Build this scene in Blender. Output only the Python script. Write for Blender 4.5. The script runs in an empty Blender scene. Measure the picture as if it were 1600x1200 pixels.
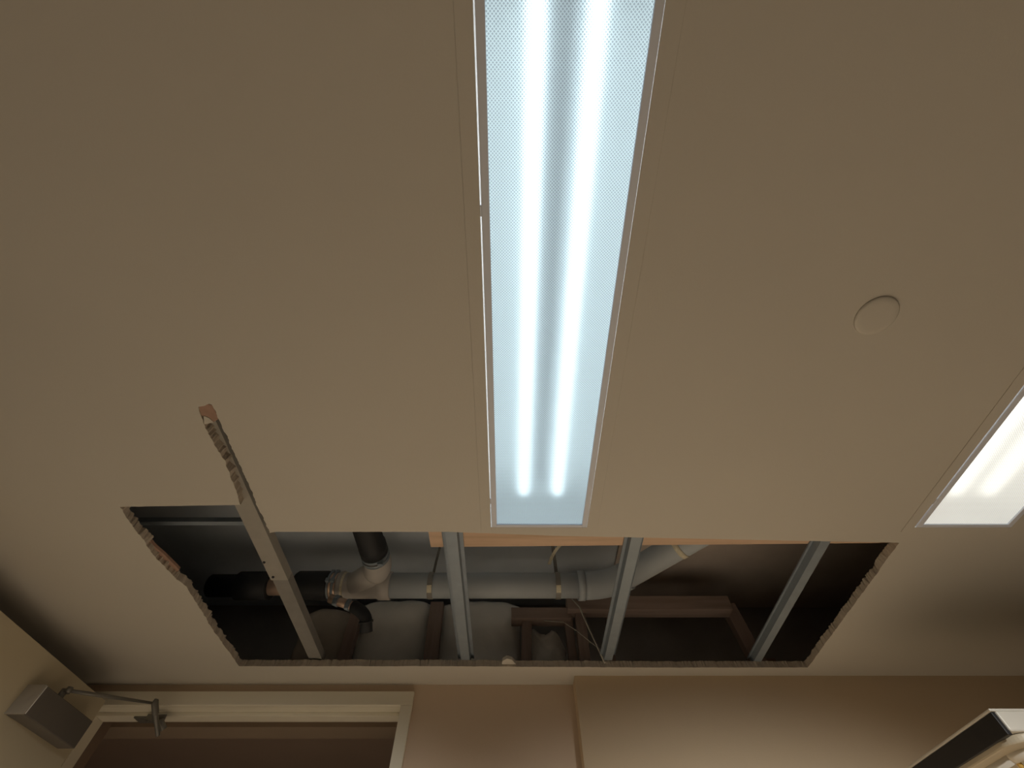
import bpy, bmesh, math, random
from mathutils import Vector, Matrix
random.seed(7)
sc = bpy.context.scene
COL = sc.collection
# ---------------------------------------------------------------- camera
CZ = 1.55          # camera height
H = 0.85           # ceiling height above the camera; all room measures below are multiples of it
F = 671.0
TH = math.radians(57.2)
cam_d = bpy.data.cameras.new('camera'); cam = bpy.data.objects.new('camera', cam_d); COL.objects.link(cam)
cam.location = (0, 0, CZ); cam.rotation_euler = (math.radians(90 + 57.2), 0, 0)
cam_d.sensor_width = 36; cam_d.lens = 36 * F / 1600; cam_d.clip_start = 0.02
sc.camera = cam
vs = sc.view_settings
vs.view_transform = 'Standard'; vs.look = 'None'; vs.gamma = 1; vs.exposure = 0; vs.use_curve_mapping = False
w = bpy.data.worlds.new('world'); sc.world = w; w.use_nodes = True
w.node_tree.nodes['Background'].inputs[0].default_value = (1, .85, .68, 1)
w.node_tree.nodes['Background'].inputs[1].default_value = 0.0

def V(x, y, z): return Vector((x * H, y * H, CZ + z * H))
def area(name, loc, rot, sx, sy, power, color):
    d = bpy.data.lights.new(name, 'AREA'); d.shape = 'RECTANGLE'; d.size = sx; d.size_y = sy
    d.energy = power; d.color = color
    o = bpy.data.objects.new(name, d); COL.objects.link(o); o.location = loc; o.rotation_euler = rot
    return o
# weak warm fill light, added behind the camera at an invented rear opening
area('rear_fill_light', (0.75, -2.62, 1.25), (math.radians(90), 0, 0), 2.3, 1.3, .8, (1.0, .86, .68))
# two spots added out of view to brighten the room by bounced light
def spot(name, loc, aim, power, color, deg, blend=.6):
    d = bpy.data.lights.new(name, 'SPOT'); d.energy = power; d.color = color; d.spot_size = math.radians(deg); d.spot_blend = blend; d.shadow_soft_size = .04
    o = bpy.data.objects.new(name, d); COL.objects.link(o); o.location = loc
    o.rotation_euler = (Vector(aim) - Vector(loc)).to_track_quat('-Z', 'Y').to_euler(); return o
spot('added_spot', (-.5, -1.9, 2.33), (-1.0, 2.0, .25), 660, (1.0, .98, .94), 58, 1)
spot('added_spot', (1.2, -1.9, 2.33), (.8, 2.0, .27), 700, (1.0, .98, .94), 58, 1)

# ---------------------------------------------------------------- materials
def mat(name, col, rough=.6, metal=0, var=.06, scale=6, bump=0, bscale=60, spec=.3):
    m = bpy.data.materials.new(name); m.use_nodes = True
    nt = m.node_tree; b = nt.nodes['Principled BSDF']
    b.inputs['Roughness'].default_value = rough; b.inputs['Metallic'].default_value = metal
    b.inputs['Specular IOR Level'].default_value = spec
    tc = nt.nodes.new('ShaderNodeTexCoord'); n = nt.nodes.new('ShaderNodeTexNoise')
    n.inputs['Scale'].default_value = scale; n.inputs['Detail'].default_value = 6
    nt.links.new(tc.outputs['Object'], n.inputs['Vector'])
    mx = nt.nodes.new('ShaderNodeMix'); mx.data_type = 'RGBA'
    c = Vector(col)
    mx.inputs[6].default_value = (*(c * (1 - var)), 1); mx.inputs[7].default_value = (*(c * (1 + var)), 1)
    nt.links.new(n.outputs['Fac'], mx.inputs[0]); nt.links.new(mx.outputs[2], b.inputs['Base Color'])
    if bump:
        n2 = nt.nodes.new('ShaderNodeTexNoise'); n2.inputs['Scale'].default_value = bscale; n2.inputs['Detail'].default_value = 4
        nt.links.new(tc.outputs['Object'], n2.inputs['Vector'])
        bp = nt.nodes.new('ShaderNodeBump'); bp.inputs['Strength'].default_value = bump; bp.inputs['Distance'].default_value = .002
        nt.links.new(n2.outputs['Fac'], bp.inputs['Height']); nt.links.new(bp.outputs[0], b.inputs['Normal'])
    return m
def wood(name, c1, c2, axis=0):
    m = bpy.data.materials.new(name); m.use_nodes = True
    nt = m.node_tree; b = nt.nodes['Principled BSDF']; b.inputs['Roughness'].default_value = .8
    b.inputs['Specular IOR Level'].default_value = .2
    tc = nt.nodes.new('ShaderNodeTexCoord'); mp = nt.nodes.new('ShaderNodeMapping')
    s = [40, 40, 40]; s[axis] = 3; mp.inputs['Scale'].default_value = s
    n = nt.nodes.new('ShaderNodeTexNoise'); n.inputs['Scale'].default_value = 1; n.inputs['Detail'].default_value = 5
    nt.links.new(tc.outputs['Object'], mp.inputs[0]); nt.links.new(mp.outputs[0], n.inputs[0])
    r = nt.nodes.new('ShaderNodeValToRGB'); r.color_ramp.elements[0].position = .3; r.color_ramp.elements[1].position = .7
    r.color_ramp.elements[0].color = (*c1, 1); r.color_ramp.elements[1].color = (*c2, 1)
    nt.links.new(n.outputs['Fac'], r.inputs[0]); nt.links.new(r.outputs[0], b.inputs['Base Color'])
    return m
M = {
 'ceil': mat('ceiling_paint', (.60, .565, .50), .75, var=.05, scale=1.6, bump=.12, bscale=220),
 'gyp': mat('gypsum_core', (.50, .44, .37), .95, var=.25, scale=60, bump=.8, bscale=160),
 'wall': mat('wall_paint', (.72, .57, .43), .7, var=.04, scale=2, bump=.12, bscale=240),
 'floor': mat('floor_vinyl', (.56, .47, .36), .5, var=.1, scale=8),
 'trim': mat('door_trim_paint', (.88, .82, .68), .45, var=.03),
 'leaf': mat('door_leaf_paint', (.62, .55, .40), .5, var=.03),
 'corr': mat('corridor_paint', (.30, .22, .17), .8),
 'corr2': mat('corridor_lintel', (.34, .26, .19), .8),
 'galv': mat('galvanised_steel', (.29, .34, .39), .5, metal=.35, var=.12, scale=25),
 'galv2': mat('dull_steel', (.30, .29, .27), .6, metal=.2, var=.15, scale=25),
 'deck': mat('upper_deck', (.74, .82, .92), .95, var=.2, scale=4),
 'darkwall': mat('plenum_wall', (.38, .37, .36), .95, var=.25, scale=5),
 'pipe': mat('grey_pipe', (.48, .53, .58), .5, var=.1, scale=9),
 'black': mat('black_rubber', (.030, .032, .036), .55, var=.2, scale=20),
 'fit': mat('fitting_grey', (.50, .48, .46), .5, var=.1, scale=15),
 'copper': mat('pinkish_metal', (.75, .55, .43), .35, metal=.5, var=.12, scale=30),
 'lbl': mat('pale_tag', (.75, .70, .55), .6, var=.3, scale=150),
 'insul': mat('insulation', (.94, .92, .88), 1, var=.05, scale=14, bump=.4, bscale=70, spec=0),
 'insul2': mat('insulation_brown', (.58, .52, .45), 1, var=.25, scale=14, bump=1, bscale=70, spec=0),
 'closer': mat('closer_cover', (.15, .135, .12), .45, var=.08, scale=10),
 'closer_lit': mat('closer_cover_lit', (.42, .38, .32), .4, var=.08, scale=10),  # paler than the cover: light on the near end put into colour
 'arm': mat('closer_arm', (.20, .19, .17), .4, metal=.3, var=.1),
 'frame': mat('troffer_frame_paint', (.72, .76, .86), .5, var=.03),
 'white': mat('white_enamel', (.90, .90, .88), .5, var=.02),
 'blackp': mat('black_panel', (.022, .021, .022), .45, var=.1),
 'cream': mat('cream_plastic', (.52, .45, .33), .4, var=.05),
 'wht': mat('white_plastic', (.66, .62, .54), .35, var=.02),
 'amber': mat('amber_plastic', (.70, .45, .12), .4),
 'paper': mat('torn_paper', (.40, .26, .20), .95, var=.3, scale=40),
 'wire': mat('cable_sheath', (.50, .48, .43), .6),
}
M['mid_strip'] = mat('added_strip_grey', (.13, .14, .145), .6)
M['stud'] = mat('stud_steel', (.44, .42, .38), .5, metal=.3, var=.12, scale=25)
M['brownboard'] = mat('brown_board', (.60, .53, .48), .95, var=.2, scale=6)
M['rear'] = mat('unseen_wall_dark', (.22, .19, .16), .9)  # unseen walls made dark to cut bounce light onto the ceiling
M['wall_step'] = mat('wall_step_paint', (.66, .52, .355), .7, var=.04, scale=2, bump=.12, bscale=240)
M['lumber'] = wood('fresh_lumber', (.56, .40, .28), (.70, .51, .37), 0)
M['oldwood'] = wood('old_lumber', (.27, .21, .19), (.36, .28, .25), 2)
M['oldwoodx'] = wood('old_lumber_plate', (.29, .225, .20), (.40, .31, .27), 0)

def emis(name, col, s):
    m = bpy.data.materials.new(name); m.use_nodes = True; nt = m.node_tree; nt.nodes.clear()
    e = nt.nodes.new('ShaderNodeEmission'); e.inputs[0].default_value = (*col, 1); e.inputs[1].default_value = s
    o = nt.nodes.new('ShaderNodeOutputMaterial'); nt.links.new(e.outputs[0], o.inputs[0]); return m
def lens_mat(name, tint, base, facet=.60):
    """prismatic acrylic: a diamond grid of small pyramids, lit from behind by the tubes"""
    m = bpy.data.materials.new(name); m.use_nodes = True; nt = m.node_tree; nt.nodes.clear(); L = nt.links.new
    N = nt.nodes.new
    tc = N('ShaderNodeTexCoord'); mp = N('ShaderNodeMapping'); mp.inputs['Rotation'].default_value = (0, 0, math.radians(45))
    L(tc.outputs['Object'], mp.inputs[0]); sx = N('ShaderNodeSeparateXYZ'); L(mp.outputs[0], sx.inputs[0])
    P = 0.0042
    outs = []
    for k in (0, 1):
        a = N('ShaderNodeMath'); a.operation = 'PINGPONG'; a.inputs[1].default_value = P / 2; L(sx.outputs[k], a.inputs[0]); outs.append(a)
    mn = N('ShaderNodeMath'); mn.operation = 'MINIMUM'; L(outs[0].outputs[0], mn.inputs[0]); L(outs[1].outputs[0], mn.inputs[1])
    bp = N('ShaderNodeBump'); bp.inputs['Strength'].default_value = 1; bp.inputs['Distance'].default_value = .7; L(mn.outputs[0], bp.inputs['Height'])
    # moulded ridges between the prisms pass more light than the facets
    mr = N('ShaderNodeMapRange'); mr.inputs[1].default_value = 0; mr.inputs[2].default_value = P * .30
    mr.inputs[3].default_value = 1.0; mr.inputs[4].default_value = facet; L(mn.outputs[0], mr.inputs[0])
    sc_ = N('ShaderNodeVectorMath'); sc_.operation = 'SCALE'; sc_.inputs[0].default_value = tint; L(mr.outputs[0], sc_.inputs['Scale'])
    tr = N('ShaderNodeBsdfTranslucent'); L(sc_.outputs[0], tr.inputs[0]); L(bp.outputs[0], tr.inputs['Normal'])
    rf = N('ShaderNodeBsdfRefraction'); L(sc_.outputs[0], rf.inputs['Color']); rf.inputs['Roughness'].default_value = .85
    rf.inputs['IOR'].default_value = 1.25
    mx = N('ShaderNodeMixShader'); mx.inputs[0].default_value = .95; L(tr.outputs[0], mx.inputs[1]); L(rf.outputs[0], mx.inputs[2])
    em = N('ShaderNodeEmission'); L(sc_.outputs[0], em.inputs[0]); em.inputs[1].default_value = base
    ad = N('ShaderNodeAddShader'); L(mx.outputs[0], ad.inputs[0]); L(em.outputs[0], ad.inputs[1])
    o = N('ShaderNodeOutputMaterial'); L(ad.outputs[0], o.inputs[0]); return m

# ---------------------------------------------------------------- mesh helpers
def box(bm, x0, x1, y0, y1, z0, z1, mi=0):
    vs_ = [bm.verts.new((x, y, z)) for z in (z0, z1) for y in (y0, y1) for x in (x0, x1)]
    for f in ((0, 2, 3, 1), (4, 5, 7, 6), (0, 1, 5, 4), (2, 6, 7, 3), (0, 4, 6, 2), (1, 3, 7, 5)):
        fc = bm.faces.new([vs_[i] for i in f]); fc.material_index = mi
    return vs_
def hbox(bm, x0, x1, y0, y1, z0, z1):
    a = V(x0, y0, z0); b = V(x1, y1, z1); return box(bm, a.x, b.x, a.y, b.y, a.z, b.z)
def sweep(bm, pts, r, seg=20, cap=True, sq=None):
    pts = [Vector(p) for p in pts]; n = len(pts); rr = r if isinstance(r, (list, tuple)) else [r] * n
    rings = []; up = None
    for i, p in enumerate(pts):
        d = (pts[min(i + 1, n - 1)] - pts[max(i - 1, 0)]).normalized()
        if up is None:
            up = d.orthogonal().normalized() if abs(d.z) > .9 else Vector((0, 0, 1))
        s = d.cross(up).normalized(); up = s.cross(d).normalized()
        if sq:
            cs = [(-sq[0], -sq[1]), (sq[0], -sq[1]), (sq[0], sq[1]), (-sq[0], sq[1])]
            rings.append([bm.verts.new(p + s * a * rr[i] + up * b * rr[i]) for a, b in cs])
        else:
            rings.append([bm.verts.new(p + (s * math.cos(t) + up * math.sin(t)) * rr[i]) for t in [2 * math.pi * k / seg for k in range(seg)]])
    m = len(rings[0])
    for a, b in zip(rings, rings[1:]):
        for k in range(m):
            f = bm.faces.new((a[k], a[(k + 1) % m], b[(k + 1) % m], b[k])); f.smooth = not sq
    if cap:
        bm.faces.new(rings[0][::-1]); bm.faces.new(rings[-1])
def arc_pts(a, b, c, n=8):
    """smooth bend a-b-c"""
    a, b, c = Vector(a), Vector(b), Vector(c)
    return [(1 - t) ** 2 * a + 2 * t * (1 - t) * b + t * t * c for t in [i / n for i in range(n + 1)]]
def obj(name, bm, m, parent=None, bevel=0, seg=2):
    bmesh.ops.recalc_face_normals(bm, faces=bm.faces)
    me = bpy.data.meshes.new(name); bm.to_mesh(me); bm.free()
    for mm in (m if isinstance(m, (list, tuple)) else [m]): me.materials.append(mm)
    o = bpy.data.objects.new(name, me); COL.objects.link(o)
    if parent: o.parent = parent; o.matrix_parent_inverse = Matrix.Translation(parent.location).inverted() @ Matrix.Identity(4) if parent.rotation_euler.z == 0 else parent.matrix_basis.inverted()
    if bevel:
        b = o.modifiers.new('bevel', 'BEVEL'); b.width = bevel; b.segments = seg; b.limit_method = 'ANGLE'
    return o
def thing(name, label, cat, loc=(0, 0, 0), group=None):
    o = bpy.data.objects.new(name, None); COL.objects.link(o); o.location = loc; o.empty_display_size = .05
    return tag(o, label, cat, group)
def tag(o, label, cat, group=None):
    o['label'] = label; o['category'] = cat
    if group: o['group'] = group
    return o
def struct(o, label=None, cat=None):
    o['kind'] = 'structure'
    if label: o['label'] = label
    if cat: o['category'] = cat
    return o
def NB(): return bmesh.new()
def ray(u, v):
    """direction from the camera station through a measured point of the photograph"""
    x = (u - 800) / F; y = (600 - v) / F
    return Vector((x, math.cos(TH) - y * math.sin(TH), math.sin(TH) + y * math.cos(TH)))
def onz(u, v, k=1.0): d = ray(u, v); return V(0, 0, 0) + d * (k * H / d.z)
def ony(u, v, Y): d = ray(u, v); return V(0, 0, 0) + d * (Y * H / d.y)
def onx(u, v, X): d = ray(u, v); return V(0, 0, 0) + d * (X * H / d.x)

# ---------------------------------------------------------------- room shell
ZC = CZ + H                  # ceiling underside
YB = 2.450 * H               # back wall, recessed part
YP = 2.355 * H               # back wall, stepped-forward part
XP = .308 * H                # where it steps forward
XL, XR, YR = -1.93, 2.45, -2.6
DX0, DX1, DZ = -2.056 * H, -.538 * H, CZ + .904 * H     # door opening
WT = .247 * H                # depth of the opening

# --- ceiling with the cut hole, its slot, and the two light openings
hole_px = [  # (u, v, roughness of the run that starts here)
 (187, 792, .15), (376, 789, .5), (370, 768, .8), (360, 745, .8), (352, 722, .9), (338, 700, .8), (326, 678, .8),
 (318, 662, .6), (310, 636, 1.0), (331, 632, .8), (342, 655, .8), (358, 690, .8), (372, 722, .9), (390, 762, 1.), (404, 795, 1.),
 (421, 833, .15), (432, 831, .15), (700, 831, .12), (860, 837, .12), (1100, 842, .12), (1405, 848, .6), (1262, 1043, .45),
 (1000, 1043, .45), (700, 1041, .5), (374, 1041, .8), (330, 980, .9), (292, 917, .5), (276, 905, 1.1), (240, 868, 1.1)]
low, top = [], []
n = len(hole_px)
for i in range(n):
    u0, v0, r0 = hole_px[i]; u1, v1, _ = hole_px[(i + 1) % n]
    a, b = onz(u0, v0), onz(u1, v1); L_ = (b - a).length; k = max(1, int(L_ / .0055)); d = (b - a).normalized(); nr = Vector((-d.y, d.x, 0))
    drift = 0
    for j in range(k):
        p = a.lerp(b, j / k)
        drift = drift * .6 + random.uniform(-1, 1) * .0040 * r0
        lo = p + nr * drift * .55
        hi = p + nr * (drift * 1.5 + random.uniform(-1, 1) * .0035 * r0) + Vector((0, 0, .024))
        low.append(lo); top.append(hi)
TB = .024
def light_open(cx): return (cx - .178 * H, cx + .178 * H, -2.3 * H + .02, 1.255 * H)
LC = (.0985 * H, 1.5875 * H)
LY0, LY1 = -1.90 * H, 1.228 * H
opens = [(c - .185 * H, c + .185 * H, LY0 - .03, 1.258 * H) for c in LC]
bm = NB()
outer = [Vector((XL - .1, YR - .1, 0)), Vector((XR + .1, YR - .1, 0)), Vector((XR + .1, YB + .12, 0)), Vector((XL - .1, YB + .12, 0))]
def loopv(pts, z): return [bm.verts.new((p.x, p.y, z)) for p in pts]
for lv, z in ((0, ZC), (1, ZC + TB)):
    loops = [loopv(outer, z), loopv(low if lv == 0 else top, z)]
    for (x0, x1, y0, y1) in opens:
        loops.append(loopv([Vector((x0, y0, 0)), Vector((x1, y0, 0)), Vector((x1, y1, 0)), Vector((x0, y1, 0))], z))
    ed = []
    for lp in loops:
        for i in range(len(lp)): ed.append(bm.edges.new((lp[i], lp[(i + 1) % len(lp)])))
    bmesh.ops.triangle_fill(bm, use_beauty=True, use_dissolve=False, edges=ed)
    if lv == 0: first = loops
    else:
        for q, (A, B) in enumerate(zip(first, loops)):
            for i in range(len(A)):
                j = (i + 1) % len(A)
                f = bm.faces.new((A[i], A[j], B[j], B[i])); f.material_index = 1 if q == 1 else 0
me = bpy.data.meshes.new('ceiling'); bm.to_mesh(me); bm.free()
me.materials.append(M['ceil']); me.materials.append(M['gyp'])
ceil = bpy.data.objects.new('ceiling', me); COL.objects.link(ceil); struct(ceil)

def wallpiece(name, boxes, m):
    bm = NB()
    for b in boxes: box(bm, *b)
    return struct(obj(name, bm, m))
wallpiece('floor', [(XL - .1, XR + .1, YR - .1, 4.6, -.1, 0)], M['floor'])
wallpiece('wall_left', [(XL - .1, XL, YR, YB, 0, ZC)], M['rear'])
wallpiece('wall_right', [(XR, XR + .1, YR, YP, 0, ZC)], M['rear'])
wallpiece('wall_rear', [(XL, XR, YR - .1, YR, 0, .5), (XL, XR, YR - .1, YR, 2.0, ZC), (XL, -1.6, YR - .1, YR, .5, 2.0), (2.0, XR, YR - .1, YR, .5, 2.0)], M['rear'])
wallpiece('wall_back', [(XL - .1, DX0 - .04, YB, YB + .12, 0, ZC), (DX0 - .04, DX1 + .04, YB, YB + .12, DZ + .045, ZC), (DX1 + .04, XP + .1, YB, YB + .12, 0, ZC)], M['wall'])
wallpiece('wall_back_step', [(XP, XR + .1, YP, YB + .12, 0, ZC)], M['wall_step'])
# corridor behind the door
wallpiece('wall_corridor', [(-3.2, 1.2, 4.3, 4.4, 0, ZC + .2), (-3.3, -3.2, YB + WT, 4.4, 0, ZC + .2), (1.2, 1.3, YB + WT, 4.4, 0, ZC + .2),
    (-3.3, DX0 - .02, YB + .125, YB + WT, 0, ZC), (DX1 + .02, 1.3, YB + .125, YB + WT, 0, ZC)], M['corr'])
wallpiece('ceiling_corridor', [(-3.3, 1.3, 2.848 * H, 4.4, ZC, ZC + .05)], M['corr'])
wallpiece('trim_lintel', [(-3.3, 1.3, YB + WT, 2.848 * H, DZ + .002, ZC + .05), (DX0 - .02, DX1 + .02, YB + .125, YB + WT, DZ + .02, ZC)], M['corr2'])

# door frame: casing, rebate, stop
t = thing('door_1', 'open doorway with pale painted metal frame in the left of the far wall', 'door', (DX0, YB, 0)); t['kind'] = 'structure'
CW = .0465 * 1.18 * H
bm = NB()
yf = YB - .018
zt = CZ + .963 * H
box(bm, DX0 - CW, DX1 + CW, yf, YB, DZ, zt)
box(bm, DX0 - CW, DX0, yf, YB, 0, DZ); box(bm, DX1, DX1 + CW, yf, YB, 0, DZ)
obj('casing', bm, M['trim'], t, bevel=.002)
bm = NB()
box(bm, DX0, DX1, YB, YB + .122, DZ, DZ + .018); box(bm, DX0 - .018, DX0, YB, YB + .122, 0, DZ + .018); box(bm, DX1, DX1 + .018, YB, YB + .122, 0, DZ + .018)
obj('frame', bm, M['trim'], t)
bm = NB()
y0, y1 = YB + .05, YB + .11
box(bm, DX0, DX1, y0, y1, DZ - .014, DZ); box(bm, DX0, DX0 + .014, y0, y1, 0, DZ - .014); box(bm, DX1 - .014, DX1, y0, y1, 0, DZ - .014)
obj('door_stop', bm, M['trim'], t, bevel=.002)

# ---------------------------------------------------------------- open door leaf with closer
XF = -1.9305 * H
t = thing('door_leaf', 'wide cream door leaf standing open at the left edge, under the ceiling', 'door', (XF, 2.373 * H, .01))
bm = NB(); box(bm, XF - .044, XF, 2.373 * H - 1.27, 2.373 * H, .01, CZ + .900 * H)
obj('panel', bm, M['leaf'], t, bevel=.002)
for z in (.25, 1.15, 2.05):
    bm = NB(); sweep(bm, [(XF - .052, 2.373 * H + .008, z), (XF - .052, 2.373 * H + .008, z + .1)], .007, 10)
    obj('hinge', bm, M['arm'], t)

t = thing('door_closer', 'dark boxy door closer on the open leaf, its arm reaching the door head', 'door closer', (XF, 2.0 * H, CZ + .71 * H))
x1 = -1.857 * H; ya, yb = 1.936 * H, 2.289 * H; za, zb = CZ + .693 * H, CZ + .7905 * H
bm = NB(); box(bm, XF, x1, ya + .004, yb, za, zb)
obj('cover', bm, M['closer'], t, bevel=.003)
bm = NB(); box(bm, XF, x1 + .0005, ya, ya + .0055, za - .0005, zb + .0005)
obj('near_end_lit', bm, M['closer_lit'], t, bevel=.001)
bm = NB(); box(bm, x1 - .001, x1 + .0012, ya + .0055, ya + .0085, za + .002, zb - .002); obj('edge_highlight', bm, M['white'], t)  # white strip standing in for a highlight along the cover's near edge
pv = V(-1.883, 2.064, .817)
bm = NB(); sweep(bm, [(pv.x, pv.y, zb), (pv.x, pv.y, pv.z + .006)], .011, 16)
obj('spindle', bm, M['arm'], t)
el = onz(107, 1079, .820)
kn = ony(241, 1099, 2.36)
bm = NB(); sweep(bm, [pv, el + Vector((0, 0, .0))], 1, sq=(.010, .004))
sweep(bm, [el - Vector((0, 0, .008)), el + Vector((0, 0, .010))], .010, 14)
obj('main_arm', bm, M['arm'], t)
bm = NB(); sweep(bm, [el, el.lerp(kn, .3), kn], [.0055, .0065, .0045], 12)
obj('forearm', bm, M['arm'], t)
pb = ony(247, 1150, 2.45)
bm = NB(); sweep(bm, [kn + Vector((0, 0, .014)), kn + Vector((0, 0, .004)), kn.lerp(pb, .35), kn.lerp(pb, .36), pb], [.008, .012, .011, .009, .007], 14)
k2 = ony(243, 1122, 2.46)
sweep(bm, [ony(219, 1118, 2.56), k2, ony(258, 1122, 2.5)], [.6, 1, 1], sq=(.004, .012))
sweep(bm, [ony(250, 1124, 2.47), ony(256, 1140, 2.5)], .011, 12)
fp = ony(240, 1110, 2.56); fp.z = DZ - .016
box(bm, fp.x - .035, fp.x + .035, YB + .05, YB + .105, DZ - .020, DZ - .014)
sweep(bm, [ony(243, 1112, 2.47), fp], .007, 10)
obj('bracket', bm, M['arm'], t, bevel=.0008)

# ---------------------------------------------------------------- ceiling lights
def troffer(cx, rot, label, tint, base, tube_s):
    t = thing('ceiling_light', label, 'ceiling light', (cx, .6 * H, ZC), 'recessed fluorescent ceiling lights')
    hw = .149 * H
    def rect_ring(bm, x0, x1, y0, y1, X0, X1, Y0, Y1, z0, z1):
        box(bm, X0, x0, Y0, Y1, z0, z1); box(bm, x1, X1, Y0, Y1, z0, z1)
        box(bm, x0, x1, Y0, y0, z0, z1); box(bm, x0, x1, y1, Y1, z0, z1)
    bm = NB(); rect_ring(bm, cx - hw - .0212 * H, cx + hw + .0192 * H, LY0 - .02, 1.2445 * H, cx - hw - .056 * H, cx + hw + .056 * H, LY0 - .045, 1.270 * H, ZC - .0022, ZC - .0002)
    obj('flange', bm, M['ceil'], t, bevel=.0006, seg=1)
    bm = NB(); rect_ring(bm, cx - hw, cx + hw, LY0, LY1, cx - hw - .018 * H, cx + hw + .018 * H, LY0 - .016, 1.241 * H, ZC - .004, ZC + .0012)
    df = obj('lens_frame', bm, M['frame'], t, bevel=.0012)
    for yy in (.18 * H, 1.10 * H):
        bm = NB(); box(bm, cx - hw - .0210 * H, cx - hw - .018 * H, yy, yy + .02, ZC - .003, ZC + .004)
        obj('latch', bm, M['frame'], df)
    bm = NB(); box(bm, cx - hw - .002, cx + hw + .002, LY0 - .002, LY1 + .002, ZC + .0014, ZC + .0034)
    obj('lens', bm, lens_mat('prismatic_lens', tint, base), t)
    # open-bottomed white housing
    bm = NB(); hx0, hx1, hy0, hy1, z0, z1 = cx - .182 * H, cx + .182 * H, LY0 - .02, 1.256 * H, ZC + .0, ZC + .105
    vv = [bm.verts.new(p) for p in ((hx0, hy0, z0), (hx1, hy0, z0), (hx1, hy1, z0), (hx0, hy1, z0), (hx0 + .02, hy0, z1), (hx1 - .02, hy0, z1), (hx1 - .02, hy1, z1), (hx0 + .02, hy1, z1))]
    for f in ((0, 1, 5, 4), (1, 2, 6, 5), (2, 3, 7, 6), (3, 0, 4, 7), (4, 5, 6, 7)): bm.faces.new([vv[i] for i in f])
    ho = obj('housing', bm, M['white'], t)
    so = ho.modifiers.new('solid', 'SOLIDIFY'); so.thickness = .0015; so.offset = 1
    bm = NB(); pr = [(-.022, .103), (-.016, .062), (.016, .062), (.022, .103)]
    e2 = [[bm.verts.new((cx + .002 + a, yy, ZC + b)) for a, b in pr] for yy in (LY0, 1.09 * H)]
    for k in range(3): bm.faces.new((e2[0][k], e2[0][k + 1], e2[1][k + 1], e2[1][k]))
    bm.faces.new(e2[1])
    obj('added_dark_strip', bm, M['mid_strip'], t)  # dark strip added between the tubes to darken the lens middle
    for sx in (-1, 1):
        bm = NB(); x = cx + .002 + sx * .049
        for ys, ye in ((LY0 + .05, LY0 + 1.23), (LY0 + 1.25, 1.125 * H)):
            sweep(bm, [(x, ys, ZC + .048), (x, ye, ZC + .048)], .013, 16)
        obj('fluorescent_tube', bm, emis('tube_phosphor', (.98, 1.0, 1.0), tube_s), t)
    t.rotation_euler = (0, 0, rot)
    return t
troffer(LC[0], .004, 'long recessed ceiling light in the middle, its bluish prismatic lens fully in view', (.84, .945, .99), .19, 4.0)
troffer(LC[1], .0, 'recessed ceiling light cut off by the right edge, glowing warmer white', (.97, .955, .90), .38, 3.0)

# round blank cover
p = onz(1369, 493)
bm = NB(); prof = [(0, -.0055), (.030, -.0055), (.040, -.0048), (.0438, -.0028), (.0445, 0)]
rings = [[bm.verts.new((p.x + r * math.cos(a), p.y + r * math.sin(a), ZC + z)) for a in [2 * math.pi * k / 64 for k in range(64)]] for r, z in prof[1:]]
for A, B in zip(rings, rings[1:]):
    for k in range(64): f = bm.faces.new((A[k], A[(k + 1) % 64], B[(k + 1) % 64], B[k])); f.smooth = True
bm.faces.new(rings[0]); bm.faces.new(rings[-1][::-1])
tag(obj('cover_plate', bm, M['ceil']), 'round blank cover plate on the ceiling between the two lights', 'cover plate')

# ---------------------------------------------------------------- plenum above the hole
ZD = 1.60
bm = NB(); hbox(bm, -3.0, 3.4, -.2, 3.0, ZD, ZD + .06); struct(obj('upper_deck', bm, M['deck']), 'dark underside of the floor above, seen through the hole', 'ceiling')
bm = NB(); hbox(bm, -3.0, 3.4, 2.78, 2.84, 1.06, ZD); hbox(bm, -3.06, -3.0, -.2, 2.84, 1.03, ZD); hbox(bm, 3.4, 3.46, -.2, 2.84, 1.03, ZD); hbox(bm, -3.0, 3.4, -.26, -.2, 1.03, ZD)
struct(obj('wall_plenum', bm, M['darkwall']))

bm = NB(); hbox(bm, .62, 2.2, .6, 2.77, ZD - .02, ZD - .001); struct(obj('deck_panel', bm, M['brownboard']), 'brown board under the deck above the right half of the hole', 'ceiling')
# furring channels (hat section) running front to back, resting on the board
def hat(name, xc, y0, y1, label, tilt=0, w_=1.0):
    bm = NB(); z0 = ZC + .0245; d = .022; c = .0175 * w_; f = .033 * w_; th = .0012
    prof = [(-f, d - .004), (-f, d), (-c - .003, d), (-c, 0), (c, 0), (c + .003, d), (f, d), (f, d - .004)]
    prof2 = [(x, z) for x, z in prof]
    ends = []
    for y, xx in ((y0, xc), (y1, xc + tilt)):
        ends.append([bm.verts.new((xx + x, y, z0 + z)) for x, z in prof2])
    for k in range(len(prof2) - 1): bm.faces.new((ends[0][k], ends[0][k + 1], ends[1][k + 1], ends[1][k]))
    o = obj(name, bm, M['galv']); s = o.modifiers.new('solid', 'SOLIDIFY'); s.thickness = th; s.offset = 0
    return tag(o, label, 'furring channel', 'steel channels crossing the ceiling hole')
hat('furring_channel', -.2235 * H, 1.20 * H, 2.30 * H, 'grey steel channel crossing the hole just left of the middle light', -.003)
hat('furring_channel', .461 * H, 1.20 * H, 2.262 * H, 'steel channel crossing the hole just right of the middle light', .006, .92)
hat('furring_channel', 1.166 * H, 1.20 * H, 2.30 * H, 'steel channel nearest the right end of the hole', .028, .86)
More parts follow.
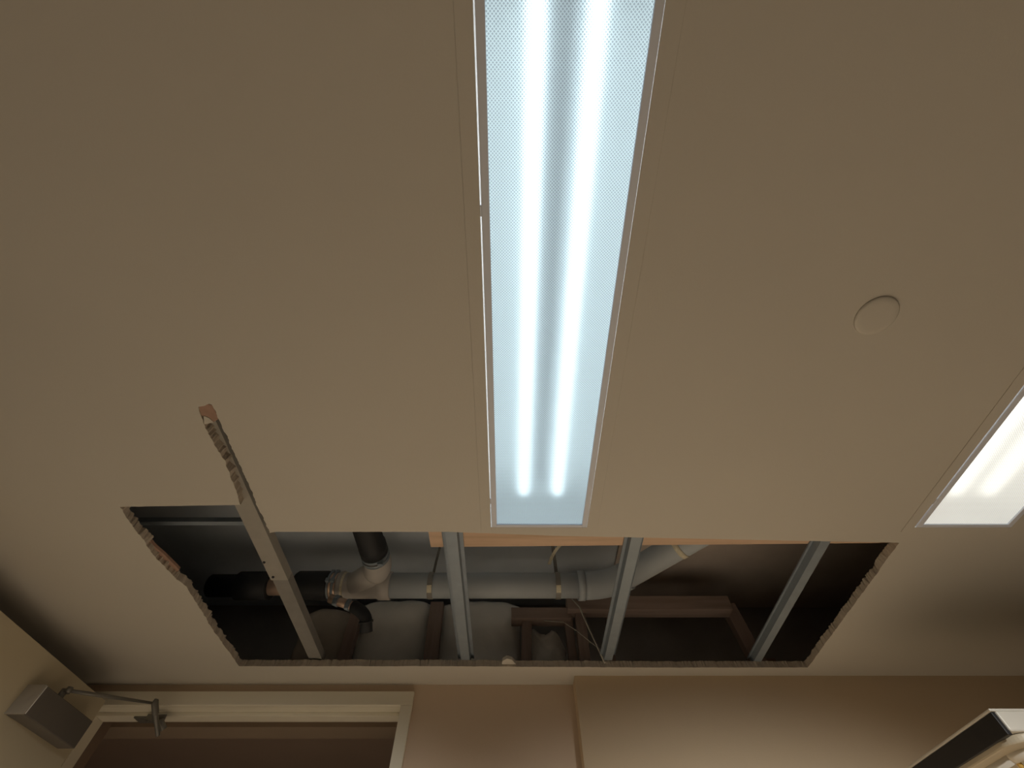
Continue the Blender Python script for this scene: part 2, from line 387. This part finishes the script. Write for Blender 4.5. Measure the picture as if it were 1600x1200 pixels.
# wide flat one in the slot
t = thing('steel_stud', 'wide flat steel stud running from the narrow slot down across the left of the hole', 'stud', (-.9 * H, 1.0 * H, ZC + .03))
a = onz(318, 655, 1.03); b = onz(387, 790, 1.03); c = onz(437, 906, 1.03)
bm = NB(); z0 = ZC + .0245
def strip(bm, p0, p1, w0, w1, zz0, zz1, hgt):
    q = []
    for p, ww, z in ((p0, w0, zz0), (p1, w1, zz1)):
        q.append([bm.verts.new((p.x - ww, p.y, z + hgt)), bm.verts.new((p.x - ww, p.y, z)), bm.verts.new((p.x + ww, p.y, z)), bm.verts.new((p.x + ww, p.y, z + hgt))])
    for k in range(3): bm.faces.new((q[0][k], q[0][k + 1], q[1][k + 1], q[1][k]))
strip(bm, Vector((a.x + .004, a.y - .05, 0)), Vector((c.x, c.y, 0)), .027, .029, z0, z0, .03)
o = obj('near_length', bm, M['stud'], t); s = o.modifiers.new('solid', 'SOLIDIFY'); s.thickness = .0015; s.offset = 0
bm = NB(); c2 = onz(470, 975, 1.05); e = onz(500, 1036, 1.05)
strip(bm, Vector((c.x + .002, c.y - .08, 0)), Vector((e.x, 2.30 * H, 0)), .026, .026, z0 + .004, z0 + .006, .03)
o = obj('far_length', bm, M['galv2'], t); s = o.modifiers.new('solid', 'SOLIDIFY'); s.thickness = .0015; s.offset = 0
for (u, v) in ((413, 878), (427, 901)):
    q = onz(u, v, 1.0288); bm = NB(); sweep(bm, [(q.x, q.y, z0 - .004), (q.x, q.y, z0 + .002)], [.004, .005], 12)
    obj('screw', bm, M['black'], t)
# cross runner at left
q0 = onz(228, 818, 1.13); q1 = onz(420, 818, 1.13)
bm = NB()
for yy, zz, hh in ((q0.y, q0.z, .0015),):
    box(bm, q0.x - .25, q1.x, yy - .008, yy + .008, zz, zz + .0015); box(bm, q0.x - .25, q1.x, yy - .0095, yy - .008, zz, zz + .018); box(bm, q0.x - .25, q1.x, yy + .008, yy + .0095, zz, zz + .018)
tag(obj('steel_runner', bm, M['galv']), 'thin steel runner crossing the dark void at the upper left of the hole', 'steel runner')

# fresh lumber batten over the channels along the near edge
bm = NB(); zb_ = ZC + .048
A = onz(673, 855, 1.0565); B = onz(1392, 848, 1.0565)
vs_ = []
for z in (zb_, zb_ + .035):
    vs_ += [bm.verts.new((A.x, A.y - .13, z)), bm.verts.new((B.x + .1, B.y - .13, z)), bm.verts.new((B.x + .1, B.y, z)), bm.verts.new((A.x, A.y, z))]
for f in ((0, 1, 2, 3), (7, 6, 5, 4), (0, 4, 5, 1), (1, 5, 6, 2), (2, 6, 7, 3), (3, 7, 4, 0)): bm.faces.new([vs_[i] for i in f])
tag(obj('wooden_batten', bm, M['lumber'], bevel=.001), 'fresh orange wooden batten lying along the near edge of the hole', 'batten')

# ---- drain pipe assembly
Zp, Yp = 1.337, 2.135
R = .053
t = thing('drain_pipe', 'large grey drain pipe running across the void with black rubber couplings', 'pipe', V(0, Yp, Zp))
def pz(u, v, z=Zp): return onz(u, v, z)
def py(u, z=0, r=0):    # point on the pipe axis at column u
    d = ray(u, 915); s = Yp * H / d.y
    return Vector((d.x * s, Yp * H, CZ + Zp * H))
xe = .50 * H
bm = NB()
bend = arc_pts((xe - .10, Yp * H, CZ + Zp * H), (xe + .01, Yp * H, CZ + Zp * H), (xe + .085, Yp * H - .078, CZ + Zp * H), 8)
end = Vector((xe + .62, Yp * H - .62, CZ + Zp * H + .03))
sweep(bm, [py(600)] + bend[:1], R, 32)
obj('main_pipe', bm, M['pipe'], t)
bm = NB(); sweep(bm, bend, R + .006, 32)
sweep(bm, [bend[0] - Vector((.03, 0, 0)), bend[0]], R + .010, 32)
obj('elbow', bm, M['pipe'], t)
bm = NB(); sweep(bm, [bend[-1], end], R, 32); obj('branch_pipe', bm, M['pipe'], t)
d_ = (end - bend[-1]).normalized(); q = onz(1048, 862); 
sp = bend[-1] + d_ * .26
bm = NB(); sweep(bm, [sp, sp + d_ * .022], R + .002, 32); obj('band', bm, M['lbl'], t)
# wye fitting
bm = NB(); sweep(bm, [py(530), py(536), py(538), py(592), py(594), py(611), py(612)], [R + .004, R + .009, R + .001, R + .001, R + .007, R + .007, R], 32)
b0 = py(545); b1 = py(597) + Vector((.0, -.10, .015))
sweep(bm, [py(552), b1], [R, R * .95], 32)
b2 = onz(595, 884, 1.335)
sweep(bm, arc_pts(b1 - (b1 - py(552)) * .15, b1 + Vector((.01, -.02, .0)), b1 + Vector((-.0, -.09, .0)), 8), R + .004, 32)
obj('wye_fitting', bm, M['fit'], t)
s0 = b1 + Vector((0, -.09, 0))
bm = NB(); sweep(bm, [s0 + Vector((0, .012, 0)), s0 + Vector((0, -.035, 0))], R - .001, 32); obj('pipe_stub', bm, M['copper'], t)
bm = NB(); sweep(bm, [s0 + Vector((0, .008, 0)), s0 + Vector((0, -.010, 0))], R + .0055, 32)
sweep(bm, [s0 + Vector((0, -.018, 0)), s0 + Vector((0, -.032, 0))], R + .0045, 32)
box(bm, s0.x + R * .5, s0.x + R * .5 + .022, s0.y - .03, s0.y - .015, s0.z - R - .005, s0.z - R + .012)
obj('hose_clamp', bm, M['galv'], t)
bm = NB(); sweep(bm, [s0 + Vector((0, -.034, 0)), s0 + Vector((-.002, -.08, 0)), s0 + Vector((-.004, -.085, 0)), s0 + Vector((-.03, -.75, .02))], [R + .004, R + .004, R + .001, R], 32)
obj('black_branch', bm, M['black'], t)
# left rubber coupling and pipe beyond
bm = NB(); sweep(bm, [py(463), py(466), py(512), py(516)], [R + .002, R + .008, R + .008, R + .004], 32); obj('rubber_coupling', bm, M['black'], t)
bm = NB(); sweep(bm, [py(512), py(532)], R + .001, 32); obj('pipe_stub', bm, M['copper'], t)
for u0, u1 in ((516, 519), (523, 527)):
    bm = NB(); sweep(bm, [py(u0), py(u1)], R + .0045, 32)
    q = py((u0 + u1) / 2); box(bm, q.x - .006, q.x + .010, q.y - R - .014, q.y - R + .002, q.z - .02, q.z - .004)
    box(bm, q.x - .006, q.x + .010, q.y - R * .6 - .010, q.y - R * .6 + .002, q.z + R * .75, q.z + R * .75 + .012)
    obj('hose_clamp', bm, M['galv'], t)
bm = NB(); q = py(534)
sweep(bm, [q, py(541)], R + .0035, 32); obj('paper_label', bm, M['lbl'], t)
bm = NB(); sweep(bm, [py(415), py(466)], R - .012, 28); obj('left_pipe', bm, M['copper'], t)
bm = NB(); sweep(bm, [py(330), py(372), py(374), py(424)], [R - .006, R - .006, R + .006, R + .006], 32); obj('left_coupling', bm, M['black'], t)

# small side trap
t2 = thing('small_drain', 'small black elbow with steel clamps hanging under the big drain pipe', 'pipe', ony(545, 940, 2.08))
c0 = ony(516, 935, 2.07); c1 = ony(553, 948, 2.07); c2 = ony(572, 958, 2.07); c3 = ony(572, 988, 2.12)
rs = .020
bm = NB(); sweep(bm, [c0, c1], rs * .9, 20); obj('pipe_stub', bm, M['copper'], t2)
for k in (.22, .72):
    a_ = c0.lerp(c1, k); b_ = c0.lerp(c1, k + .16)
    bm = NB(); sweep(bm, [a_, b_], rs * 1.12, 20); m_ = (a_ + b_) / 2; box(bm, m_.x - .008, m_.x + .008, m_.y - rs - .008, m_.y - rs + .004, m_.z - rs - .008, m_.z - rs + .010)
    obj('hose_clamp', bm, M['galv'], t2)
bm = NB(); sweep(bm, [c1 - (c1 - c0) * .06] + arc_pts(c1, c2, c2.lerp(c3, .45), 8) + [c3], [rs * 1.1] + [rs * 1.22] * 9 + [rs * 1.3], 24)
sweep(bm, [c2.lerp(c3, .40), c2.lerp(c3, .5)], rs * 1.45, 24)
obj('black_elbow', bm, M['black'], t2)

# strap hangers
def hanger(u, label, lean):
    q = py(u); bm = NB(); ring = []
    pts = [q + Vector((0, math.sin(a) * (R + .002), -math.cos(a) * (R + .002))) for a in [i / 20 * 2 * math.pi for i in range(21)]]
    prev = None
    for p_ in pts:
        cur = (bm.verts.new(p_ + Vector((-.011, 0, 0))), bm.verts.new(p_ + Vector((.011, 0, 0))))
        if prev: bm.faces.new((prev[0], prev[1], cur[1], cur[0]))
        prev = cur
    tt = thing('pipe_hanger', label, 'pipe hanger', (q.x, q.y, q.z + R), 'strap hangers on the drain pipe')
    o = obj('strap_loop', bm, M['galv2'], tt); s = o.modifiers.new('solid', 'SOLIDIFY'); s.thickness = .0015; s.offset = 1
    bm = NB(); sweep(bm, [q + Vector((0, 0, R)), q + Vector((lean * .4, -.02, R + .06)), Vector((q.x + lean, q.y - .03, CZ + ZD * H))], 1, sq=(.009, .001))
    obj('strap', bm, M['galv2'], tt)
    bm = NB(); y_ = q.y - R - .0035
    m0, m1 = ony(u - 3, 908, 2.07), ony(u + 4, 927, 2.085)
    pts = [q + Vector((0, math.sin(a) * (R + .0045), -math.cos(a) * (R + .0045))) for a in [math.radians(-k) for k in (28, 36, 44, 52, 60)]]
    prev = None
    for p_ in pts:
        cur = (bm.verts.new(p_ + Vector((-.0105, 0, 0))), bm.verts.new(p_ + Vector((.0105, 0, 0))))
        if prev: bm.faces.new((prev[0], prev[1], cur[1], cur[0]))
        prev = cur
    o = obj('metal_tag', bm, M['lbl'], tt); s = o.modifiers.new('solid', 'SOLIDIFY'); s.thickness = .001; s.offset = 1
hanger(674, 'strap hanger on the drain pipe, just left of the middle steel channel', .02)
hanger(871, 'strap hanger on the drain pipe, between the two middle steel channels', -.01)
bm = NB(); sweep(bm, arc_pts(onz(876, 851, 1.50), onz(864, 862, 1.48), onz(858, 882, 1.44), 8), 1, sq=(.0085, .0008))
tag(obj('bent_strap', bm, M['lbl']), 'pale bent strap dangling from the deck above the drain pipe', 'strap')

# ---- framing above the far wall
YS = 2.36
def post(pts, wpx, label, m='oldwood', Y=YS, dep=.042, top_v=None):
    (u0, v0), (u1, v1) = pts
    a_, b_ = ony(u0, v0, Y), ony(u1, v1, Y)
    d = (b_ - a_).normalized(); b_ = b_ + d * .12
    if b_.z < ZC + .035: b_ = a_ + (b_ - a_) * ((a_.z - ZC - .035) / (a_.z - b_.z))
    ww = wpx / F * (Y * H / ray(u0, v0).y) / 2
    bm = NB(); vs_ = []
    for p_ in (a_, b_):
        for yy in (0, dep):
            vs_ += [bm.verts.new((p_.x - ww, p_.y + yy, p_.z)), bm.verts.new((p_.x + ww, p_.y + yy, p_.z))]
    for f in ((0, 1, 3, 2), (4, 6, 7, 5), (0, 4, 5, 1), (2, 3, 7, 6), (0, 2, 6, 4), (1, 5, 7, 3)): bm.faces.new([vs_[i] for i in f])
    return tag(obj('wooden_stud', bm, M[m], bevel=.0015), label, 'wooden stud', 'old wooden studs above the far wall')
post(((556, 958), (535, 1032)), 17, 'leaning brown wooden stud behind the small black elbow, left of the pale batt')
post(((683, 940), (672, 1032)), 20, 'dark wooden stud between the two big pale insulation batts')
post(((824, 962), (822, 1032)), 15, 'wooden stud at the left end of the short low header')
post(((888, 962), (896, 1032)), 12, 'thin wooden stud at the right end of the short low header')
post(((906, 950), (915, 1032)), 15, 'wooden stud under the left end of the long header', Y=YS - .04)
post(((1138, 942), (1188, 1034)), 20, 'slanting brown wooden brace at the right end of the long header')
post(((950, 945), (958, 1032)), 8, 'narrow wooden stud hidden partly behind the steel channel', Y=YS + .02)
def plate(u0, u1, v0, v1, Y, label, dep=.07):
    a_, b_ = ony(u0, v0, Y), ony(u1, v1, Y)
    bm = NB(); box(bm, a_.x, b_.x, a_.y, a_.y + dep, b_.z, a_.z)
    return tag(obj('wooden_header', bm, M['oldwoodx'], bevel=.0015), label, 'wooden header', 'wooden headers above the far wall')
plate(799, 893, 949, 966, YS - .03, 'short low wooden header under the right half of the drain pipe')
plate(885, 1146, 931, 952, YS - .075, 'long brown wooden header running right behind the steel channel')

# insulation batts: puffed blocks
def batt(u0, u1, v0, v1, Y, label, m='insul', seed=1, torn=False):
    rnd = random.Random(seed)
    vm = (v0 + v1) / 2; a_, b_ = ony(u0, vm, Y), ony(u1, vm, Y); a_.z = ony(u0, v0, Y).z; b_.z = max(ony(u1, v1, Y).z - .05, ZC + .03)
    nx, nz = 18, 16; bm = NB(); g = []
    ph = [rnd.uniform(0, 6) for _ in range(6)]
    for j in range(nz + 1):
        row = []
        for i in range(nx + 1):
            s, q_ = i / nx, j / nz
            puff = (max(0, math.sin(math.pi * s)) ** .35) * (max(0, math.sin(math.pi * min(1, q_ * .8 + .0))) ** .35 if q_ < .62 else 1)
            wob = .006 * math.sin(7 * s + ph[0] + 3 * q_) + .005 * math.sin(11 * q_ + ph[1] + 4 * s) + .003 * math.sin(23 * s + ph[2]) * math.sin(19 * q_ + ph[3]) + rnd.uniform(-.0012, .0012)
            z = a_.z + (b_.z - a_.z) * q_
            if torn: z -= (.055 * (s) + .02 * math.sin(9 * s + ph[4]) + rnd.uniform(-.004, .004)) * (1 - q_)
            x = a_.x + (b_.x - a_.x) * s
            z -= .030 * (1 - q_) * (abs(2 * s - 1) ** 3)
            row.append(bm.verts.new((x, a_.y - .045 * puff - wob - .03 * (1 - q_), z)))
        g.append(row)
    for j in range(nz):
        for i in range(nx):
            f = bm.faces.new((g[j][i], g[j][i + 1], g[j + 1][i + 1], g[j + 1][i])); f.smooth = True
    o = obj('insulation_batt', bm, M[m]); s = o.modifiers.new('solid', 'SOLIDIFY'); s.thickness = .05; s.offset = -1 if False else 1
    # solid backwards (away from the room)
    s.offset = -1
    return tag(o, label, 'insulation batt', 'insulation batts above the far wall')
batt(470, 545, 958, 1032, YS + .135, 'brownish insulation batt left of the leaning wooden stud', 'insul2', 2)
batt(562, 668, 943, 1032, YS + .135, 'pale puffed insulation batt under the wye of the drain pipe', 'insul', 3)
batt(690, 812, 945, 1032, YS + .135, 'pale puffed insulation batt behind the steel channel left of the middle', 'insul', 4)
batt(829, 882, 985, 1032, YS + .13, 'torn scrap of pale insulation under the short wooden header', 'insul', 5, True)

# thin cables
bm = NB(); sweep(bm, [ony(888, 930, 2.276), ony(905, 948, 2.272), ony(917, 975, 2.268), ony(930, 1003, 2.264), ony(945, 1036, 2.262)], .0035, 8)
tag(obj('cable', bm, M['wire']), 'thin pale cable sloping down beside the long wooden header', 'cable')
bm = NB(); sweep(bm, [ony(850, 970, 2.288), ony(880, 972, 2.284), ony(900, 985, 2.282), ony(925, 1005, 2.278), ony(948, 1022, 2.276)], .0016, 8)
tag(obj('cable', bm, M['wire']), 'very thin wire curving across the wooden studs to the steel channel', 'cable')

# torn paper and plaster scraps at the hole edge
def scrap(name, pts, th, m, label, cat, zoff=.0):
    bm = NB(); lo = [bm.verts.new(p + Vector((0, 0, zoff))) for p in pts]; hi = [bm.verts.new(p + Vector((0, 0, zoff + th))) for p in pts]
    bm.faces.new(lo); bm.faces.new(hi[::-1])
    for i in range(len(lo)): j = (i + 1) % len(lo); bm.faces.new((lo[i], lo[j], hi[j], hi[i]))
    return tag(obj(name, bm, m), label, cat)
k = 1.018
scrap('paper_scrap', [onz(u, v, k) for u, v in ((219, 838), (228, 836), (240, 852), (256, 866), (270, 880), (280, 890), (272, 899), (262, 903), (240, 872))], .008, M['paper'], 'torn brown paper strip on the left edge of the hole', 'paper scrap')
scrap('plaster_scrap', [onz(u, v, 1.01) for u, v in ((783, 1044), (785, 1033), (792, 1029), (800, 1031), (806, 1038), (806, 1044))], .012, M['ceil'], 'pale lump of plaster on the far edge of the hole', 'plaster scrap')
scrap('paper_scrap', [onz(u, v, 1.004) for u, v in ((307, 634), (316, 631), (333, 633), (341, 655), (333, 660), (318, 650), (312, 648))], .010, M['paper'], 'torn brown paper at the far top end of the narrow slot', 'paper scrap')
scrap('plaster_scrap', [onz(u, v, 1.002) for u, v in ((318, 650), (326, 653), (334, 660), (319, 663))], .008, M['ceil'], 'small pale plaster flake at the top of the narrow slot', 'plaster scrap')

# ---------------------------------------------------------------- white wall unit at lower right
Y0 = 1.30
YE = 1.76
def B_(k): return k * H
p0 = ony(1548, 1107, Y0 / H * 1.0)      # near top left corner
x0, zt_, y0 = p0.x, p0.z, p0.y
zb_ = ony(1580, 1147, Y0 / H).z
t = thing('wall_unit', 'shallow white wall unit with black side and cream underside at the lower right', 'wall unit', (x0, YE, zb_))
xr = XR
bm = NB(); box(bm, x0 + .006, xr, y0, YE, zb_ + .006, zt_ - .004); obj('housing', bm, M['wht'], t, bevel=.004)
bm = NB(); box(bm, x0 - .004, x0 + .008, y0 + .004, YE, zb_, zt_ - .006); obj('side_panel', bm, M['blackp'], t, bevel=.0015)
bm = NB(); box(bm, x0 - .007, xr, y0 - .001, YE, zt_ - .006, zt_); obj('top_rim', bm, M['wht'], t, bevel=.002)
bm = NB()
def rounded(x0, x1, y0, y1, r, n=10):
    pts = []
    for cx, cy, a0 in ((x0 + r, y0 + r, 180), (x1 - r, y0 + r, 270), (x1 - r, y1 - r, 0), (x0 + r, y1 - r, 90)):
        for i in range(n + 1):
            a = math.radians(a0 + 90 * i / n); pts.append((cx + r * math.cos(a), cy + r * math.sin(a)))
    return pts
rp = rounded(x0 + .002, xr - .04, y0 + .004, YE - .02, .055)
lo = [bm.verts.new((x, y, zb_ - .012)) for x, y in rp]; hi = [bm.verts.new((x, y, zb_ + .006)) for x, y in rp]
bm.faces.new(lo[::-1]); bm.faces.new(hi)
for i in range(len(lo)): j = (i + 1) % len(lo); bm.faces.new((lo[i], lo[j], hi[j], hi[i]))
obj('bottom_panel', bm, M['cream'], t, bevel=.004)
bm = NB(); rp = rounded(x0 + .05, xr - .06, y0 + .03, YE - .06, .07)
sweep(bm, [(x, y, zb_ - .016) for x, y in rp] + [(rp[0][0], rp[0][1], zb_ - .016)], .013, 14); obj('edge_tube', bm, M['wht'], t)
bm = NB(); sweep(bm, [(x0 + .055, y0 + .10, zb_ - .012), (x0 + .055, y0 + .10, zb_ - .03), (x0 + .07, y0 + .115, zb_ - .034)], .006, 10); obj('hook', bm, M['amber'], t)
